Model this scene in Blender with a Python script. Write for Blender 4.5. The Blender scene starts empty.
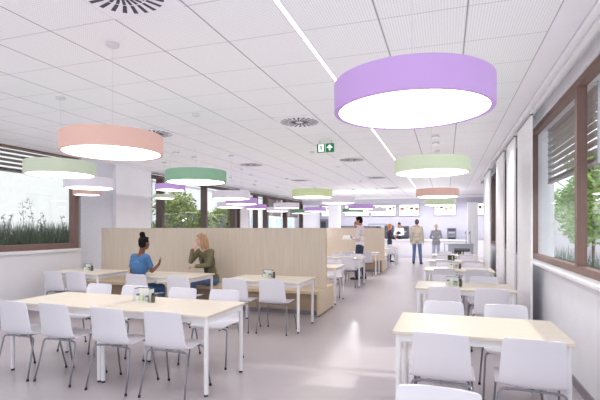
import bpy, bmesh, math, random
from mathutils import Vector, Matrix
random.seed(7)
C = bpy.context.scene.collection
V = Vector

# ------------------------------------------------------------------ materials
def lin(c):
    return tuple(((x/255)/12.92 if x/255 <= 0.04045 else ((x/255+0.055)/1.055)**2.4) for x in c)
def mat(name, rgb, rough=0.5, metal=0.0, var=0.04, scale=6.0, bump=0.0, emit=None, stretch=None, spec=0.5):
    m = bpy.data.materials.new(name); m.use_nodes = True
    nt = m.node_tree; b = nt.nodes['Principled BSDF']
    c = lin(rgb)
    tc = nt.nodes.new('ShaderNodeTexCoord'); mp = nt.nodes.new('ShaderNodeMapping')
    nt.links.new(tc.outputs['Object'], mp.inputs['Vector'])
    if stretch: mp.inputs['Scale'].default_value = stretch
    n = nt.nodes.new('ShaderNodeTexNoise'); n.inputs['Scale'].default_value = scale
    n.inputs['Detail'].default_value = 4
    nt.links.new(mp.outputs[0], n.inputs['Vector'])
    r = nt.nodes.new('ShaderNodeMapRange')
    r.inputs['From Min'].default_value = .3; r.inputs['From Max'].default_value = .7
    nt.links.new(n.outputs[0], r.inputs['Value'])
    mx = nt.nodes.new('ShaderNodeMix'); mx.data_type = 'RGBA'
    nt.links.new(r.outputs[0], mx.inputs['Factor'])
    mx.inputs['A'].default_value = tuple(x*(1-var) for x in c)+(1,)
    mx.inputs['B'].default_value = tuple(min(1, x*(1+var)) for x in c)+(1,)
    nt.links.new(mx.outputs['Result'], b.inputs['Base Color'])
    b.inputs['Roughness'].default_value = rough; b.inputs['Metallic'].default_value = metal
    b.inputs['Specular IOR Level'].default_value = spec
    if bump:
        bp = nt.nodes.new('ShaderNodeBump'); bp.inputs['Strength'].default_value = bump
        bp.inputs['Distance'].default_value = .01
        nt.links.new(n.outputs[0], bp.inputs['Height']); nt.links.new(bp.outputs[0], b.inputs['Normal'])
    if emit:
        b.inputs['Emission Color'].default_value = lin(emit[0])+(1,)
        b.inputs['Emission Strength'].default_value = emit[1]
    return m
def glass_mat(name, tint=(240, 250, 250), refl=0.06):
    m = bpy.data.materials.new(name); m.use_nodes = True
    nt = m.node_tree; nt.nodes.remove(nt.nodes['Principled BSDF'])
    t = nt.nodes.new('ShaderNodeBsdfTransparent'); t.inputs[0].default_value = lin(tint)+(1,)
    g = nt.nodes.new('ShaderNodeBsdfGlossy'); g.inputs['Roughness'].default_value = .02
    lw = nt.nodes.new('ShaderNodeLayerWeight'); lw.inputs['Blend'].default_value = .12
    mm = nt.nodes.new('ShaderNodeMath'); mm.operation = 'MULTIPLY_ADD'
    mm.inputs[1].default_value = .16; mm.inputs[2].default_value = refl*.5
    nt.links.new(lw.outputs['Fresnel'], mm.inputs[0])
    mx = nt.nodes.new('ShaderNodeMixShader')
    nt.links.new(mm.outputs[0], mx.inputs[0]); nt.links.new(t.outputs[0], mx.inputs[1]); nt.links.new(g.outputs[0], mx.inputs[2])
    nt.links.new(mx.outputs[0], nt.nodes['Material Output'].inputs[0])
    return m
def ceiling_mat():
    m = bpy.data.materials.new('ceiling_tiles'); m.use_nodes = True
    nt = m.node_tree; b = nt.nodes['Principled BSDF']; L = nt.links
    tc = nt.nodes.new('ShaderNodeTexCoord'); sp = nt.nodes.new('ShaderNodeSeparateXYZ')
    L.new(tc.outputs['Object'], sp.inputs[0])
    def math_(op, a, bb=None, c=None):
        n = nt.nodes.new('ShaderNodeMath'); n.operation = op
        for i, v in enumerate((a, bb, c)):
            if v is None: continue
            if isinstance(v, (int, float)): n.inputs[i].default_value = v
            else: L.new(v, n.inputs[i])
        return n.outputs[0]
    def joint(coord, off, w):
        f = math_('FRACT', math_('DIVIDE', math_('SUBTRACT', coord, off), .6))
        d = math_('MINIMUM', f, math_('SUBTRACT', 1.0, f))
        return math_('LESS_THAN', d, w/.6/2)
    gx = joint(sp.outputs[0], .74, .011); gy = joint(sp.outputs[1], .18, .006)
    gx = math_('MULTIPLY', gx, .68); gy = math_('MULTIPLY', gy, .5)
    g = math_('MAXIMUM', gx, gy)
    # perforation dots
    def cell(coord, off):
        f = math_('FRACT', math_('DIVIDE', math_('SUBTRACT', coord, off), .02))
        return math_('ABSOLUTE', math_('SUBTRACT', f, .5))
    cx, cy = cell(sp.outputs[0], .74), cell(sp.outputs[1], .18)
    r2 = math_('ADD', math_('MULTIPLY', cx, cx), math_('MULTIPLY', cy, cy))
    dot = math_('MULTIPLY', math_('LESS_THAN', r2, .07), .25)
    k = math_('MAXIMUM', g, dot)
    mx = nt.nodes.new('ShaderNodeMix'); mx.data_type = 'RGBA'
    L.new(k, mx.inputs['Factor'])
    mx.inputs['A'].default_value = lin((240, 239, 243))+(1,); mx.inputs['B'].default_value = lin((70, 68, 76))+(1,)
    L.new(mx.outputs['Result'], b.inputs['Base Color']); b.inputs['Roughness'].default_value = .7
    return m
def screen_mat(name):
    m = mat(name, (250, 248, 244), .3, emit=((252, 250, 246), .75))
    return m

M = {}
M['wall'] = mat('white_plaster', (242, 241, 247), .75, var=.02, scale=3)
M['rough'] = mat('rough_white_plaster', (222, 224, 234), .9, var=.07, scale=28, bump=.5)
M['lav'] = mat('lavender_wall', (202, 200, 214), .7, var=.02, scale=2)
M['ceil'] = ceiling_mat()
M['plaster'] = mat('smooth_plaster', (236, 233, 240), .6, var=.01)
M['floor'] = mat('mauve_floor', (188, 179, 184), .28, var=.035, scale=1.1, stretch=(1, .35, 1))
M['base'] = mat('grey_baseboard', (140, 136, 142), .5)
M['brown'] = mat('brown_frame', (128, 101, 94), .5, var=.05)
M['dbrown'] = mat('dark_brown_frame', (88, 68, 66), .5, var=.05)
M['slat'] = mat('slat_metal', (150, 134, 130), .45, var=.03)
M['glass'] = glass_mat('window_glass', (251, 253, 253))
M['acrylic'] = glass_mat('clear_acrylic', (235, 240, 240), .2)
M['white'] = mat('white_powder_coat', (243, 242, 246), .35, var=.01)
M['panel'] = mat('white_sliding_panel', (251, 251, 253), .55, var=.02, scale=2, stretch=(1, 1, 6))
M['top'] = mat('pale_birch_top', (226, 215, 200), .38, var=.05, scale=5, stretch=(1, 9, 1))
M['wood'] = mat('light_oak_vertical', (223, 209, 193), .5, var=.06, scale=4.5, stretch=(7, 7, .35))
M['woodh'] = mat('light_oak_seat', (224, 204, 176), .45, var=.06, scale=5, stretch=(.5, 8, 8))
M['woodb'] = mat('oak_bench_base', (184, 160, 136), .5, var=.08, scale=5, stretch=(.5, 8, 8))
M['shell'] = mat('white_shell_plastic', (236, 234, 243), .38, var=.01, scale=2)
M['chrome'] = mat('grey_steel_tube', (146, 148, 156), .3, .6, var=.03)
M['black'] = mat('black_rubber', (42, 40, 44), .6)
M['dark'] = mat('dark_slot', (66, 66, 80), .7)
M['diff'] = mat('lamp_diffuser', (255, 255, 255), .5, emit=((255, 251, 246), 7.5))
M['strip'] = mat('strip_light', (255, 255, 255), .5, emit=((255, 252, 248), 1.6))
M['green_sign'] = mat('exit_green', (20, 112, 72), .4, emit=((20, 112, 72), .35))
M['white_sign'] = mat('exit_white', (245, 250, 246), .4, emit=((245, 250, 246), .6))
M['screen'] = screen_mat('menu_screen')
M['foodb'] = mat('menu_food_brown', (150, 112, 84), .4, var=.3, scale=9, emit=((150, 112, 84), .3))
M['foody'] = mat('menu_food_yellow', (226, 176, 96), .4, var=.3, scale=9, emit=((226, 176, 96), .4))
M['foodd'] = mat('menu_food_dark', (88, 80, 74), .4, var=.3, scale=9)
M['steel'] = mat('brushed_steel', (186, 190, 198), .35, .5, var=.04, scale=8)
M['machine'] = mat('dark_grey_machine', (84, 84, 96), .45)
M['machine2'] = mat('mid_grey_machine', (128, 128, 142), .45)
M['leaf'] = mat('leaf_green', (128, 144, 72), .6, var=.5, scale=2.2)
M['leaf2'] = mat('leaf_light_green', (142, 176, 92), .6, var=.4, scale=4)
M['grass'] = mat('grass_green', (82, 102, 84), .7, var=.4, scale=5)
M['stalk'] = mat('dry_stalk', (86, 98, 84), .7, var=.3)
M['bark'] = mat('tree_bark', (96, 78, 64), .8, var=.2, scale=14, bump=.4)
M['pave'] = mat('outside_paving', (206, 206, 208), .8, var=.05)
M['bld'] = mat('pale_facade', (196, 197, 199), .7, var=.03)
M['bldw'] = mat('facade_window', (170, 190, 200), .2)
M['lowwall'] = mat('pale_lavender_wall', (206, 200, 210), .8, var=.04)
M['cad'] = mat('caddy_white', (238, 238, 236), .3, var=.05, scale=30)
M['pepper'] = mat('pepper_brown', (92, 84, 72), .35, var=.3, scale=40)
M['lime'] = mat('lime_bottle', (216, 228, 186), .35)
M['darkgreen'] = mat('dark_green_plastic', (52, 60, 48), .5, var=.3, scale=30)
M['cable'] = mat('grey_cable', (212, 210, 216), .6)
M['cork'] = mat('grey_lid', (120, 118, 116), .35, .6)
SH = dict(purple=(196, 160, 222), salmon=(224, 184, 172), mint=(202, 212, 190), white=(226, 220, 232), green=(138, 178, 150),
          lightgreen=(208, 222, 192), pistachio=(210, 222, 172), dgreen=(104, 148, 116), pink=(216, 176, 170), leafgreen=(214, 226, 198))
for k, v in SH.items(): M['sh_'+k] = mat('shade_'+k, v, .55, var=.02, scale=2, emit=(v, .2))

# ------------------------------------------------------------------ mesh helpers
def bm_new(): return bmesh.new()
def add_box(bm, lo, hi):
    lo, hi = V(lo), V(hi)
    r = bmesh.ops.create_cube(bm, size=1, matrix=Matrix.Translation((lo+hi)/2) @ Matrix.Diagonal(((hi-lo).x, (hi-lo).y, (hi-lo).z, 1)))
    return r['verts']
def add_rbox(bm, lo, hi, r=.01, seg=2):
    vs = add_box(bm, lo, hi)
    es = list({e for v in vs for e in v.link_edges})
    bmesh.ops.bevel(bm, geom=es, offset=r, segments=seg, affect='EDGES', profile=.5)
def add_cyl(bm, c, r, z0, z1, seg=24, r2=None, cap=True):
    mt = Matrix.Translation((c[0], c[1], (z0+z1)/2))
    bmesh.ops.create_cone(bm, cap_ends=cap, segments=seg, radius1=r, radius2=r if r2 is None else r2, depth=z1-z0, matrix=mt)
def add_cone(bm, p, q, r1, r2, seg=12):
    p, q = V(p), V(q); d = q-p
    if d.length < 1e-6: return
    mt = Matrix.Translation((p+q)/2) @ d.to_track_quat('Z', 'Y').to_matrix().to_4x4()
    bmesh.ops.create_cone(bm, cap_ends=True, segments=seg, radius1=r1, radius2=r2, depth=d.length, matrix=mt)
def add_ball(bm, c, r, rot=None, sub=2):
    r = (r, r, r) if isinstance(r, (int, float)) else r
    mt = Matrix.Translation(c) @ ((rot.to_4x4() if rot else Matrix.Identity(4))) @ Matrix.Diagonal((*r, 1))
    bmesh.ops.create_icosphere(bm, subdivisions=sub, radius=1, matrix=mt)
def add_cap(bm, p, q, r1, r2, sub=2):
    add_cone(bm, p, q, r1, r2, 14); add_ball(bm, p, r1, sub=sub); add_ball(bm, q, r2, sub=sub)
def add_tube(bm, pts, r, seg=8):
    pts = [V(p) for p in pts]; rings = []
    for i, p in enumerate(pts):
        t = (pts[min(i+1, len(pts)-1)]-pts[max(i-1, 0)]).normalized()
        a = t.cross(V((0, 0, 1)));  a = t.cross(V((1, 0, 0))) if a.length < .05 else a
        a.normalize(); b = t.cross(a)
        rings.append([bm.verts.new(p+r*(math.cos(2*math.pi*k/seg)*a+math.sin(2*math.pi*k/seg)*b)) for k in range(seg)])
    for A, B in zip(rings, rings[1:]):
        for k in range(seg): bm.faces.new((A[k], A[(k+1) % seg], B[(k+1) % seg], B[k]))
    bm.faces.new(rings[0][::-1]); bm.faces.new(rings[-1])
def add_lathe(bm, prof, seg=40, c=(0, 0)):
    rings = [[bm.verts.new((c[0]+r*math.cos(2*math.pi*k/seg), c[1]+r*math.sin(2*math.pi*k/seg), z)) for k in range(seg)] for r, z in prof]
    for A, B in zip(rings, rings[1:]):
        for k in range(seg): bm.faces.new((A[k], A[(k+1) % seg], B[(k+1) % seg], B[k]))
    return rings
def add_poly(bm, pts): bm.faces.new([bm.verts.new(p) for p in pts])
def obj(name, bm, m, parent=None, smooth=False, fix=True):
    if fix: bmesh.ops.recalc_face_normals(bm, faces=bm.faces[:])
    me = bpy.data.meshes.new(name); bm.to_mesh(me); bm.free()
    if m: me.materials.append(m)
    if smooth:
        for p in me.polygons: p.use_smooth = True
    o = bpy.data.objects.new(name, me); C.objects.link(o)
    if parent: o.parent = parent
    return o
def soft(o, ang=40):
    me = o.data
    for p in me.polygons: p.use_smooth = True
    bm = bmesh.new(); bm.from_mesh(me)
    for e in bm.edges:
        if len(e.link_faces) == 2 and e.calc_face_angle(0) > math.radians(ang): e.smooth = False
    bm.to_mesh(me); bm.free()
    return o
def tag(o, label, cat, group=None, kind=None):
    o['label'] = label; o['category'] = cat
    if group: o['group'] = group
    if kind: o['kind'] = kind
    return o
def thing(name, label, cat, loc=(0, 0, 0), rz=0, group=None):
    o = bpy.data.objects.new(name, None); o.empty_display_size = .1; C.objects.link(o)
    o.location = loc; o.rotation_euler = (0, 0, rz)
    return tag(o, label, cat, group)
def struct(name, bm, m, parent=None):
    o = obj(name, bm, m, parent); o['kind'] = 'structure' if not parent else ''
    if parent: del o['kind']
    return o
def sbox(name, lo, hi, m, parent=None):
    bm = bm_new(); add_box(bm, lo, hi); return struct(name, bm, m, parent)
def copy_tree(o, parent=None):
    c = o.copy(); C.objects.link(c)
    if parent: c.parent = parent
    for ch in list(o.children): copy_tree(ch, c)
    return c
def place(proto, used, loc, rz, label, cat, group):
    o = proto if not used.get(proto.name) else copy_tree(proto)
    used[proto.name] = True
    o.location = loc; o.rotation_euler = (0, 0, rz)
    return tag(o, label, cat, group)
USED = {}

# ------------------------------------------------------------------ setting
XL, XR, H = -7.5, 1.2, 3.05
sbox('floor', (-8.2, -2.0, -.1), (3.2, 27.2, 0), M['floor'])
bm = bm_new(); add_box(bm, (XL-.25, -2.0, H), (.74, 27.0, H+.1)); struct('ceiling', bm, M['ceil'])
bm = bm_new(); add_box(bm, (.74, -2.0, H-.005), (.94, 16.0, H+.1)); add_box(bm, (.74, 16.0, H), (3.2, 27.0, H+.1)); struct('trim_1', bm, M['plaster'])
bm = bm_new()
add_box(bm, (.945, -2, H-.035), (.985, 16, H+.1)); add_box(bm, (.985, -2, H-.01), (1.02, 16, H+.1))
add_box(bm, (1.02, -2, H-.03), (1.07, 16, H+.1)); add_box(bm, (1.07, -2, H+.1), (1.2, 16, H+.3))
struct('trim_2', bm, M['white'])
# left wall
WT = .25
bm = bm_new()
add_box(bm, (XL-WT, -2, 0), (XL, 7.55, 1.1)); add_box(bm, (XL-WT, -2, 3.05), (XL, 7.55, H+.1))
add_box(bm, (XL-WT, -2, 1.1), (XL, -.6, 3.05))
add_box(bm, (XL-WT, 9.8, 0), (XL, 26.6, .35)); add_box(bm, (XL-WT, 15.35, .35), (XL, 16.1, H))
add_box(bm, (XL-WT, 23.2, .35), (XL, 26.6, H))
struct('wall_left', bm, M['wall'])
bm = bm_new(); add_box(bm, (XL-WT, 8.5, 0), (XL+.1, 9.8, H)); struct('wall_left_pier', bm, M['wall'])
bm = bm_new(); add_box(bm, (XL-WT, 7.55, 0), (XL, 8.5, H)); struct('wall_left_rough', bm, M['rough'])
sbox('trim_3', (XL-.02, -.6, 1.06), (XL+.06, 7.5, 1.12), M['white'])
sbox('baseboard_left', (XL, -2, 0), (XL+.015, 7.3, .09), M['base'])
# right wall
bm = bm_new()
add_box(bm, (XR, -2, 0), (XR+.35, 16.0, 1.06)); add_box(bm, (XR, -2, 3.02), (XR+.35, 16.0, 3.36))
add_box(bm, (XR, 7.5, 1.06), (XR+.35, 8.6, 3.02)); add_box(bm, (XR, 11.1, 1.06), (XR+.35, 12.2, 3.02)); add_box(bm, (XR, 15.0, 1.06), (XR+.35, 16.0, 3.02))
struct('wall_right', bm, M['wall'])
bm = bm_new(); add_rbox(bm, (XR-.09, -.8, 1.06), (XR+.1, 7.5, 1.1), .008); struct('trim_4', bm, M['white'])
sbox('baseboard_right', (XR-.015, -2, 0), (XR, 16.0, .09), M['base'])
# servery end of the hall
bm = bm_new(); add_box(bm, (-9.2, 26.6, 0), (3.2, 26.8, H)); struct('wall_back', bm, M['lav'])
sbox('wall_servery_right', (3.0, 16.0, 0), (3.2, 26.6, H), M['wall'])
bm = bm_new(); add_box(bm, (XR+.35, 15.9, 0), (3.0, 16.0, H)); struct('wall_return', bm, M['wall'])
bm = bm_new(); add_box(bm, (-6.9, 21.2, 2.70), (3.0, 21.5, H)); struct('trim_5', bm, M['lav'])
bm = bm_new(); add_box(bm, (-6.9, 21.14, 2.93), (3.0, 21.2, H)); struct('trim_6', bm, M['white'])
bm = bm_new(); add_rbox(bm, (.92, 20.9, 0), (1.34, 21.35, 2.7), .01); struct('pillar_right', bm, M['panel'])
bm = bm_new(); add_rbox(bm, (-6.28, 24.0, 0), (-5.7, 24.6, H), .01); struct('pillar_left', bm, M['wall'])

def window(name, x_in, depth, y0, y1, z0, z1, mull, m, out, fw=.09, ft=None):
    ft = ft or fw
    """frame ring + mullions + one pane per bay; out=+1 opens to +x"""
    bm = bm_new(); a, b = sorted((x_in, x_in+out*depth))
    add_box(bm, (a, y0, z0), (b, y1, z0+fw)); add_box(bm, (a, y0, z1-ft), (b, y1, z1))
    add_box(bm, (a, y0, z0+fw), (b, y0+fw, z1-ft)); add_box(bm, (a, y1-fw, z0+fw), (b, y1, z1-ft))
    fr = struct(name, bm, m)
    ys = [y0+fw]
    for ym, w in mull:
        bm = bm_new(); add_box(bm, (a, ym-w/2, z0+fw), (b, ym+w/2, z1-ft)); obj('mullion', bm, m, fr)
        ys += [ym-w/2, ym+w/2]
    ys.append(y1-fw)
    xg = x_in+out*depth*.75
    for i in range(0, len(ys), 2):
        bm = bm_new(); add_box(bm, (xg-.004, ys[i], z0+fw), (xg+.004, ys[i+1], z1-ft)); obj('pane', bm, M['glass'], fr)
    return fr
window('window_1', XL-.02, .15, -.6, 7.5, 1.12, 3.05, [(3.2, .1)], M['brown'], -1, .11, .03)
window('window_2', XL-.02, .2, 9.8, 15.35, .35, 3.0, [(10.5, .12), (12.85, .1), (15.0, .2)], M['dbrown'], -1)
window('window_3', XL-.02, .2, 16.1, 23.2, .35, 3.0, [(17.0, .12), (18.1, .2), (20.6, .14)], M['dbrown'], -1)
window('window_4', XR+.03, .09, -.8, 7.5, 1.1, 3.02, [(2.3, .08), (5.04, .08)], M['brown'], 1, .07)
window('window_5', XR+.03, .14, 8.6, 11.1, 1.1, 3.02, [(9.9, .1)], M['dbrown'], 1)
window('window_6', XR+.03, .14, 12.2, 15.0, 1.1, 3.02, [(13.6, .1)], M['dbrown'], 1)

def blind(x, y0, y1, zlo, zhi, step, label, tilt=.5, w=.075):
    t = thing('slatted_blind', label, 'blind', (x, (y0+y1)/2, zlo))
    L = (y1-y0)/2; bm = bm_new(); z = .05
    while z < zhi-zlo:
        ca, sa = math.cos(tilt)*w/2, math.sin(tilt)*w/2
        n = 5
        for k in range(n):   # slightly bowed slat
            u0, u1 = -1+2*k/n, -1+2*(k+1)/n
            f = lambda u: .006*(1-u*u)
            add_poly(bm, [(u0*ca, -L, z+u0*sa+f(u0)), (u1*ca, -L, z+u1*sa+f(u1)), (u1*ca, L, z+u1*sa+f(u1)), (u0*ca, L, z+u0*sa+f(u0))])
        z += step
    obj('slats', bm, M['slat'], t, fix=False)
    bm = bm_new(); add_rbox(bm, (-.03, -L, 0), (.03, L, .03), .006); obj('bottom_rail', bm, M['slat'], t)
    for s in (-1, 1):
        bm = bm_new(); add_box(bm, (-.02, s*L-.012, 0), (.02, s*L+.012, zhi-zlo)); obj('guide_rail', bm, M['steel'], t)
    return t
blind(XR+.26, 5.12, 7.35, 2.2, 3.02, .09, 'brown slatted blind over the far bay of the right window', -.3, .085)
blind(XR+.26, -.6, 4.94, 2.2, 3.02, .09, 'brown slatted blind over the right window bay nearest the camera', -.3, .085)
blind(XL-.24, -.4, 7.35, 2.6, 3.04, .085, 'slatted blind across the top of the large left window', .5, .085)
blind(XR+.26, 8.7, 11.0, 1.2, 3.02, .09, 'slatted blind seen in the slit between white panels', -.9)
def shutter(y0, y1, zlo, label):
    t = thing('roller_shutter', label, 'shutter', (XL-.3, (y0+y1)/2, zlo)); L = (y1-y0)/2
    bm = bm_new(); z = 0
    while z < 2.95-zlo: add_rbox(bm, (-.012, -L, z), (.012, L, z+.055), .006, 1); z += .06
    obj('curtain', bm, M['brown'], t)
    bm = bm_new(); add_box(bm, (-.025, -L, -.03), (.025, L, 0)); obj('bottom_bar', bm, M['dbrown'], t)
shutter(18.3, 20.45, 2.15, 'brown lowered roller shutter, left of the far pair behind the divider')
shutter(20.75, 23.05, 2.15, 'brown lowered roller shutter, right of the far pair behind the divider')

# sliding panels along the right wall
def panel(y0, y1, label):
    t = thing('sliding_panel', label, 'panel', (1.045, (y0+y1)/2, 0), 0, 'white sliding panels along the right windows'); L = (y1-y0)/2
    bm = bm_new(); add_rbox(bm, (-.014, -L, .03), (.014, L, 3.0), .006); obj('panel_board', bm, M['panel'], t)
    bm = bm_new(); add_box(bm, (-.02, -L, 3.0), (.02, L, 3.02)); obj('top_carrier', bm, M['chrome'], t)
    bm = bm_new(); add_box(bm, (-.018, -L, .0), (.018, L, .03)); obj('bottom_bar', bm, M['white'], t)
panel(6.31, 7.4, 'tall white sliding panel nearest the camera on the right')
panel(7.73, 8.69, 'second tall white sliding panel from the camera, behind the nearest')
panel(9.12, 10.4, 'third tall white sliding panel, left of the second')
panel(11.87, 13.5, 'farthest tall white sliding panel, past the dark window')

# ------------------------------------------------------------------ ceiling fittings
bm = bm_new(); add_box(bm, (-1.073, .3, H-.006), (-1.045, 16.6, H)); o = obj('strip_light', bm, M['strip'])
tag(o, 'thin white recessed strip light running along the ceiling', 'light')
bm = bm_new(); add_box(bm, (-1.083, .3, H-.004), (-1.073, 16.6, H)); add_box(bm, (-1.045, .3, H-.004), (-1.035, 16.6, H)); obj('trim_frame', bm, M['plaster'], o)
def vent_proto():
    t = thing('air_diffuser', '', 'vent')
    bm = bm_new(); add_rbox(bm, (-.29, -.29, -.012), (.29, .29, .003), .004, 1); obj('face_plate', bm, M['plaster'], t)
    bm = bm_new(); N = 22
    for k in range(N):
        a = 2*math.pi*k/N; tw = .22
        for r0, r1, w in ((.055, .155, .011), (.165, .27, .015)):
            ca, sa = math.cos(a+tw*(r0-.05)*3), math.sin(a+tw*(r0-.05)*3); cb, sb = math.cos(a+tw*(r1-.05)*3), math.sin(a+tw*(r1-.05)*3)
            pa, pb = V((r0*ca, r0*sa, -.0135)), V((r1*cb, r1*sb, -.0135)); d = (pb-pa).normalized(); n = V((-d.y, d.x, 0))*w
            add_poly(bm, [pa-n*.8, pb-n, pb+n, pa+n*.8])
    obj('swirl_slots', bm, M['dark'], t, fix=False)
    return t
vp = vent_proto()
for x, y, lab in [(-1.96, 2.28, 'round swirl air diffuser cut off by the top edge, upper left'),
                  (-1.96, 5.88, 'round swirl air diffuser left of the big purple lamp'),
                  (-4.36, 5.88, 'swirl air diffuser just above the salmon lamp'),
                  (-4.36, 9.48, 'swirl air diffuser above the left-hand white lamps'),
                  (-1.96, 9.48, 'swirl air diffuser just right of the exit sign'),
                  (-4.36, 13.08, 'swirl air diffuser above the pistachio lamp over the divider'),
                  (-1.96, 13.08, 'swirl air diffuser above the standing man, beyond the exit sign'),
                  (-1.96, 16.68, 'farthest swirl air diffuser, over the central aisle')]:
    place(vp, USED, (x, y, H), 0, lab, 'vent', 'swirl air diffusers in the ceiling')
def det_proto():
    t = thing('smoke_detector', '', 'smoke detector')
    bm = bm_new(); add_lathe(bm, [(0.001, -.05), (.04, -.05), (.055, -.035), (.058, -.02), (.05, -.018), (.05, 0), (.001, 0)], 24); soft(obj('detector_body', bm, M['white'], t))
    bm = bm_new(); add_lathe(bm, [(.0595, -.028), (.0595, -.022)], 24); obj('air_slot', bm, M['dark'], t)
    return t
dp = det_proto()
for x, y, lab in [(-.16, 7.43, 'nearer of two white smoke detectors above the green lamp'), (-.17, 8.03, 'farther of two white smoke detectors above the green lamp'),
                  (-5.03, 7.43, 'white smoke detector above the dark green lamp, left of a pair'), (-5.0, 8.05, 'white smoke detector above the dark green lamp, right of a pair'),
                  (-5.19, 11.28, 'small smoke detector over the white lamps at left'), (-6.18, 13.75, 'far small smoke detector near the left windows')]:
    place(dp, USED, (x, y, H), 0, lab, 'smoke detector', 'smoke detectors on the ceiling')

def lamp(x, y, z, D, color, label, th=None):
    R = D/2; th = th or (.15 if D > .6 else .09)
    t = thing('pendant_lamp', label, 'lamp', (x, y, z), 0, 'round coloured drum pendant lamps')
    bm = bm_new()
    add_lathe(bm, [(R-.026, .014), (R-.024, .001), (R-.004, -.001), (R, .004), (R, th-.006), (R-.006, th), (.03, th), (.001, th)], 64)
    soft(obj('lamp_shade', bm, M['sh_'+color], t), 35)
    bm = bm_new(); add_cyl(bm, (0, 0), R-.026, .004, .014, 64); obj('diffuser', bm, M['diff'], t)
    bm = bm_new(); add_cyl(bm, (0, 0), .0018, th, H-z-.02, 6); obj('cable', bm, M['cable'], t)
    bm = bm_new(); add_lathe(bm, [(.001, H-z-.025), (.045, H-z-.025), (.05, H-z-.02), (.05, H-z-.001), (.001, H-z-.001)], 24); soft(obj('ceiling_rose', bm, M['cable'], t))
    return t
for a in [(-.165, 2.31, 2.14, .79, 'purple', 'large purple drum pendant lamp nearest the camera'),
          (-2.575, 2.92, 2.155, .79, 'salmon', 'large salmon pink drum pendant lamp at the upper left'),
          (-4.2, 3.93, 2.155, .745, 'mint', 'pale sage green drum pendant lamp in front of the left window'),
          (-5.25, 5.45, 2.165, .72, 'white', 'pale lavender white drum pendant lamp right of the left window'),
          (-6.21, 6.39, 2.15, .47, 'pink', 'small pink drum pendant lamp mostly hidden under the white lamp'),
          (-3.13, 5.08, 2.15, .79, 'green', 'deep green drum pendant lamp above the blonde seated woman'),
          (-4.16, 5.99, 2.15, .47, 'purple', 'small purple drum pendant lamp left of the deep green lamp'),
          (-6.1, 8.55, 2.22, .48, 'mint', 'small pale green drum pendant lamp below the small purple lamp'),
          (-4.21, 8.18, 2.15, .78, 'white', 'white drum pendant lamp right of the deep green lamp'),
          (-4.91, 10.1, 2.15, .8, 'purple', 'purple drum pendant lamp partly behind the nearer left white lamp'),
          (-6.05, 11.68, 2.15, .78, 'white', 'pale lamp lowest in the overlapping white and purple cluster at left'),
          (-5.73, 12.84, 2.15, .66, 'purple', 'purple drum lamp beside the white column in the left windows'),
          (-4.58, 12.5, 2.15, .78, 'white', 'upper of two overlapping white lamps before the brown shutters'),
          (-5.83, 14.97, 2.15, .8, 'white', 'lower of two overlapping white lamps before the brown shutters'),
          (-5.69, 17.27, 2.15, .8, 'dgreen', 'far dark green drum lamp in front of the brown shutters'),
          (-2.5, 8.29, 2.15, .8, 'pistachio', 'pistachio green drum pendant lamp above the divider end'),
          (-2.49, 10.44, 2.15, .8, 'white', 'white drum pendant lamp right of the pistachio lamp'),
          (-2.57, 13.89, 2.15, .8, 'purple', 'purple drum pendant lamp above the standing man'),
          (-3.42, 16.83, 2.15, .8, 'dgreen', 'dark green drum lamp just left above the standing man'),
          (-4.53, 15.4, 2.15, .8, 'purple', 'far purple drum lamp below the pistachio lamp'),
          (-2.46, 16.6, 2.15, .7, 'white', 'far white drum lamp half hidden behind the central purple lamp'),
          (-.15, 5.04, 2.15, .8, 'leafgreen', 'light green drum pendant lamp second along the right row'),
          (-.16, 8.93, 2.15, .8, 'salmon', 'terracotta pink drum pendant lamp third along the right row'),
          (-.15, 12.18, 2.15, .8, 'lightgreen', 'light green drum pendant lamp farthest along the right row')]:
    lamp(*a)

# exit sign
t = thing('exit_sign', 'green and white emergency exit sign hanging under the ceiling', 'sign', (-1.95, 7.26, 2.84))
bm = bm_new(); add_rbox(bm, (-.15, -.012, 0), (.15, .012, .15), .004, 1); obj('sign_panel', bm, M['green_sign'], t)
Y = -.0135
def flat(bm, pts): add_poly(bm, [(x, Y, z) for x, z in pts])
bm = bm_new(); flat(bm, [(-.122, .012), (-.028, .012), (-.028, .138), (-.122, .138)]); obj('door_pictogram', bm, M['white_sign'], t, fix=False)
Y = -.0142; bm = bm_new()
for q in ([(-.083, .113), (-.071, .113), (-.071, .126), (-.083, .126)], [(-.092, .108), (-.072, .110), (-.066, .072), (-.084, .068)],
          [(-.090, .108), (-.094, .102), (-.112, .082), (-.106, .078)], [(-.074, .108), (-.056, .092), (-.044, .096), (-.046, .088), (-.058, .082), (-.072, .096)],
          [(-.084, .072), (-.074, .068), (-.09, .046), (-.112, .034), (-.114, .044), (-.097, .054)],
          [(-.078, .07), (-.066, .074), (-.056, .05), (-.062, .022), (-.073, .022), (-.067, .048)]): flat(bm, q)
obj('running_figure', bm, M['green_sign'], t, fix=False)
bm = bm_new(); flat(bm, [(.062, .03), (.088, .03), (.088, .085), (.062, .085)]); flat(bm, [(.02, .075), (.075, .13), (.13, .075), (.108, .068), (.088, .085), (.062, .085), (.042, .068)])
obj('arrow_pictogram', bm, M['white_sign'], t, fix=False)
bm = bm_new(); flat(bm, [(-.004, .0), (.002, .0), (.002, .15), (-.004, .15)]); obj('divider_line', bm, M['white_sign'], t, fix=False)
bm = bm_new(); add_cyl(bm, (-.1, 0), .004, .15, .21, 8); add_cyl(bm, (.1, 0), .004, .15, .21, 8); obj('hanger', bm, M['chrome'], t)

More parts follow.
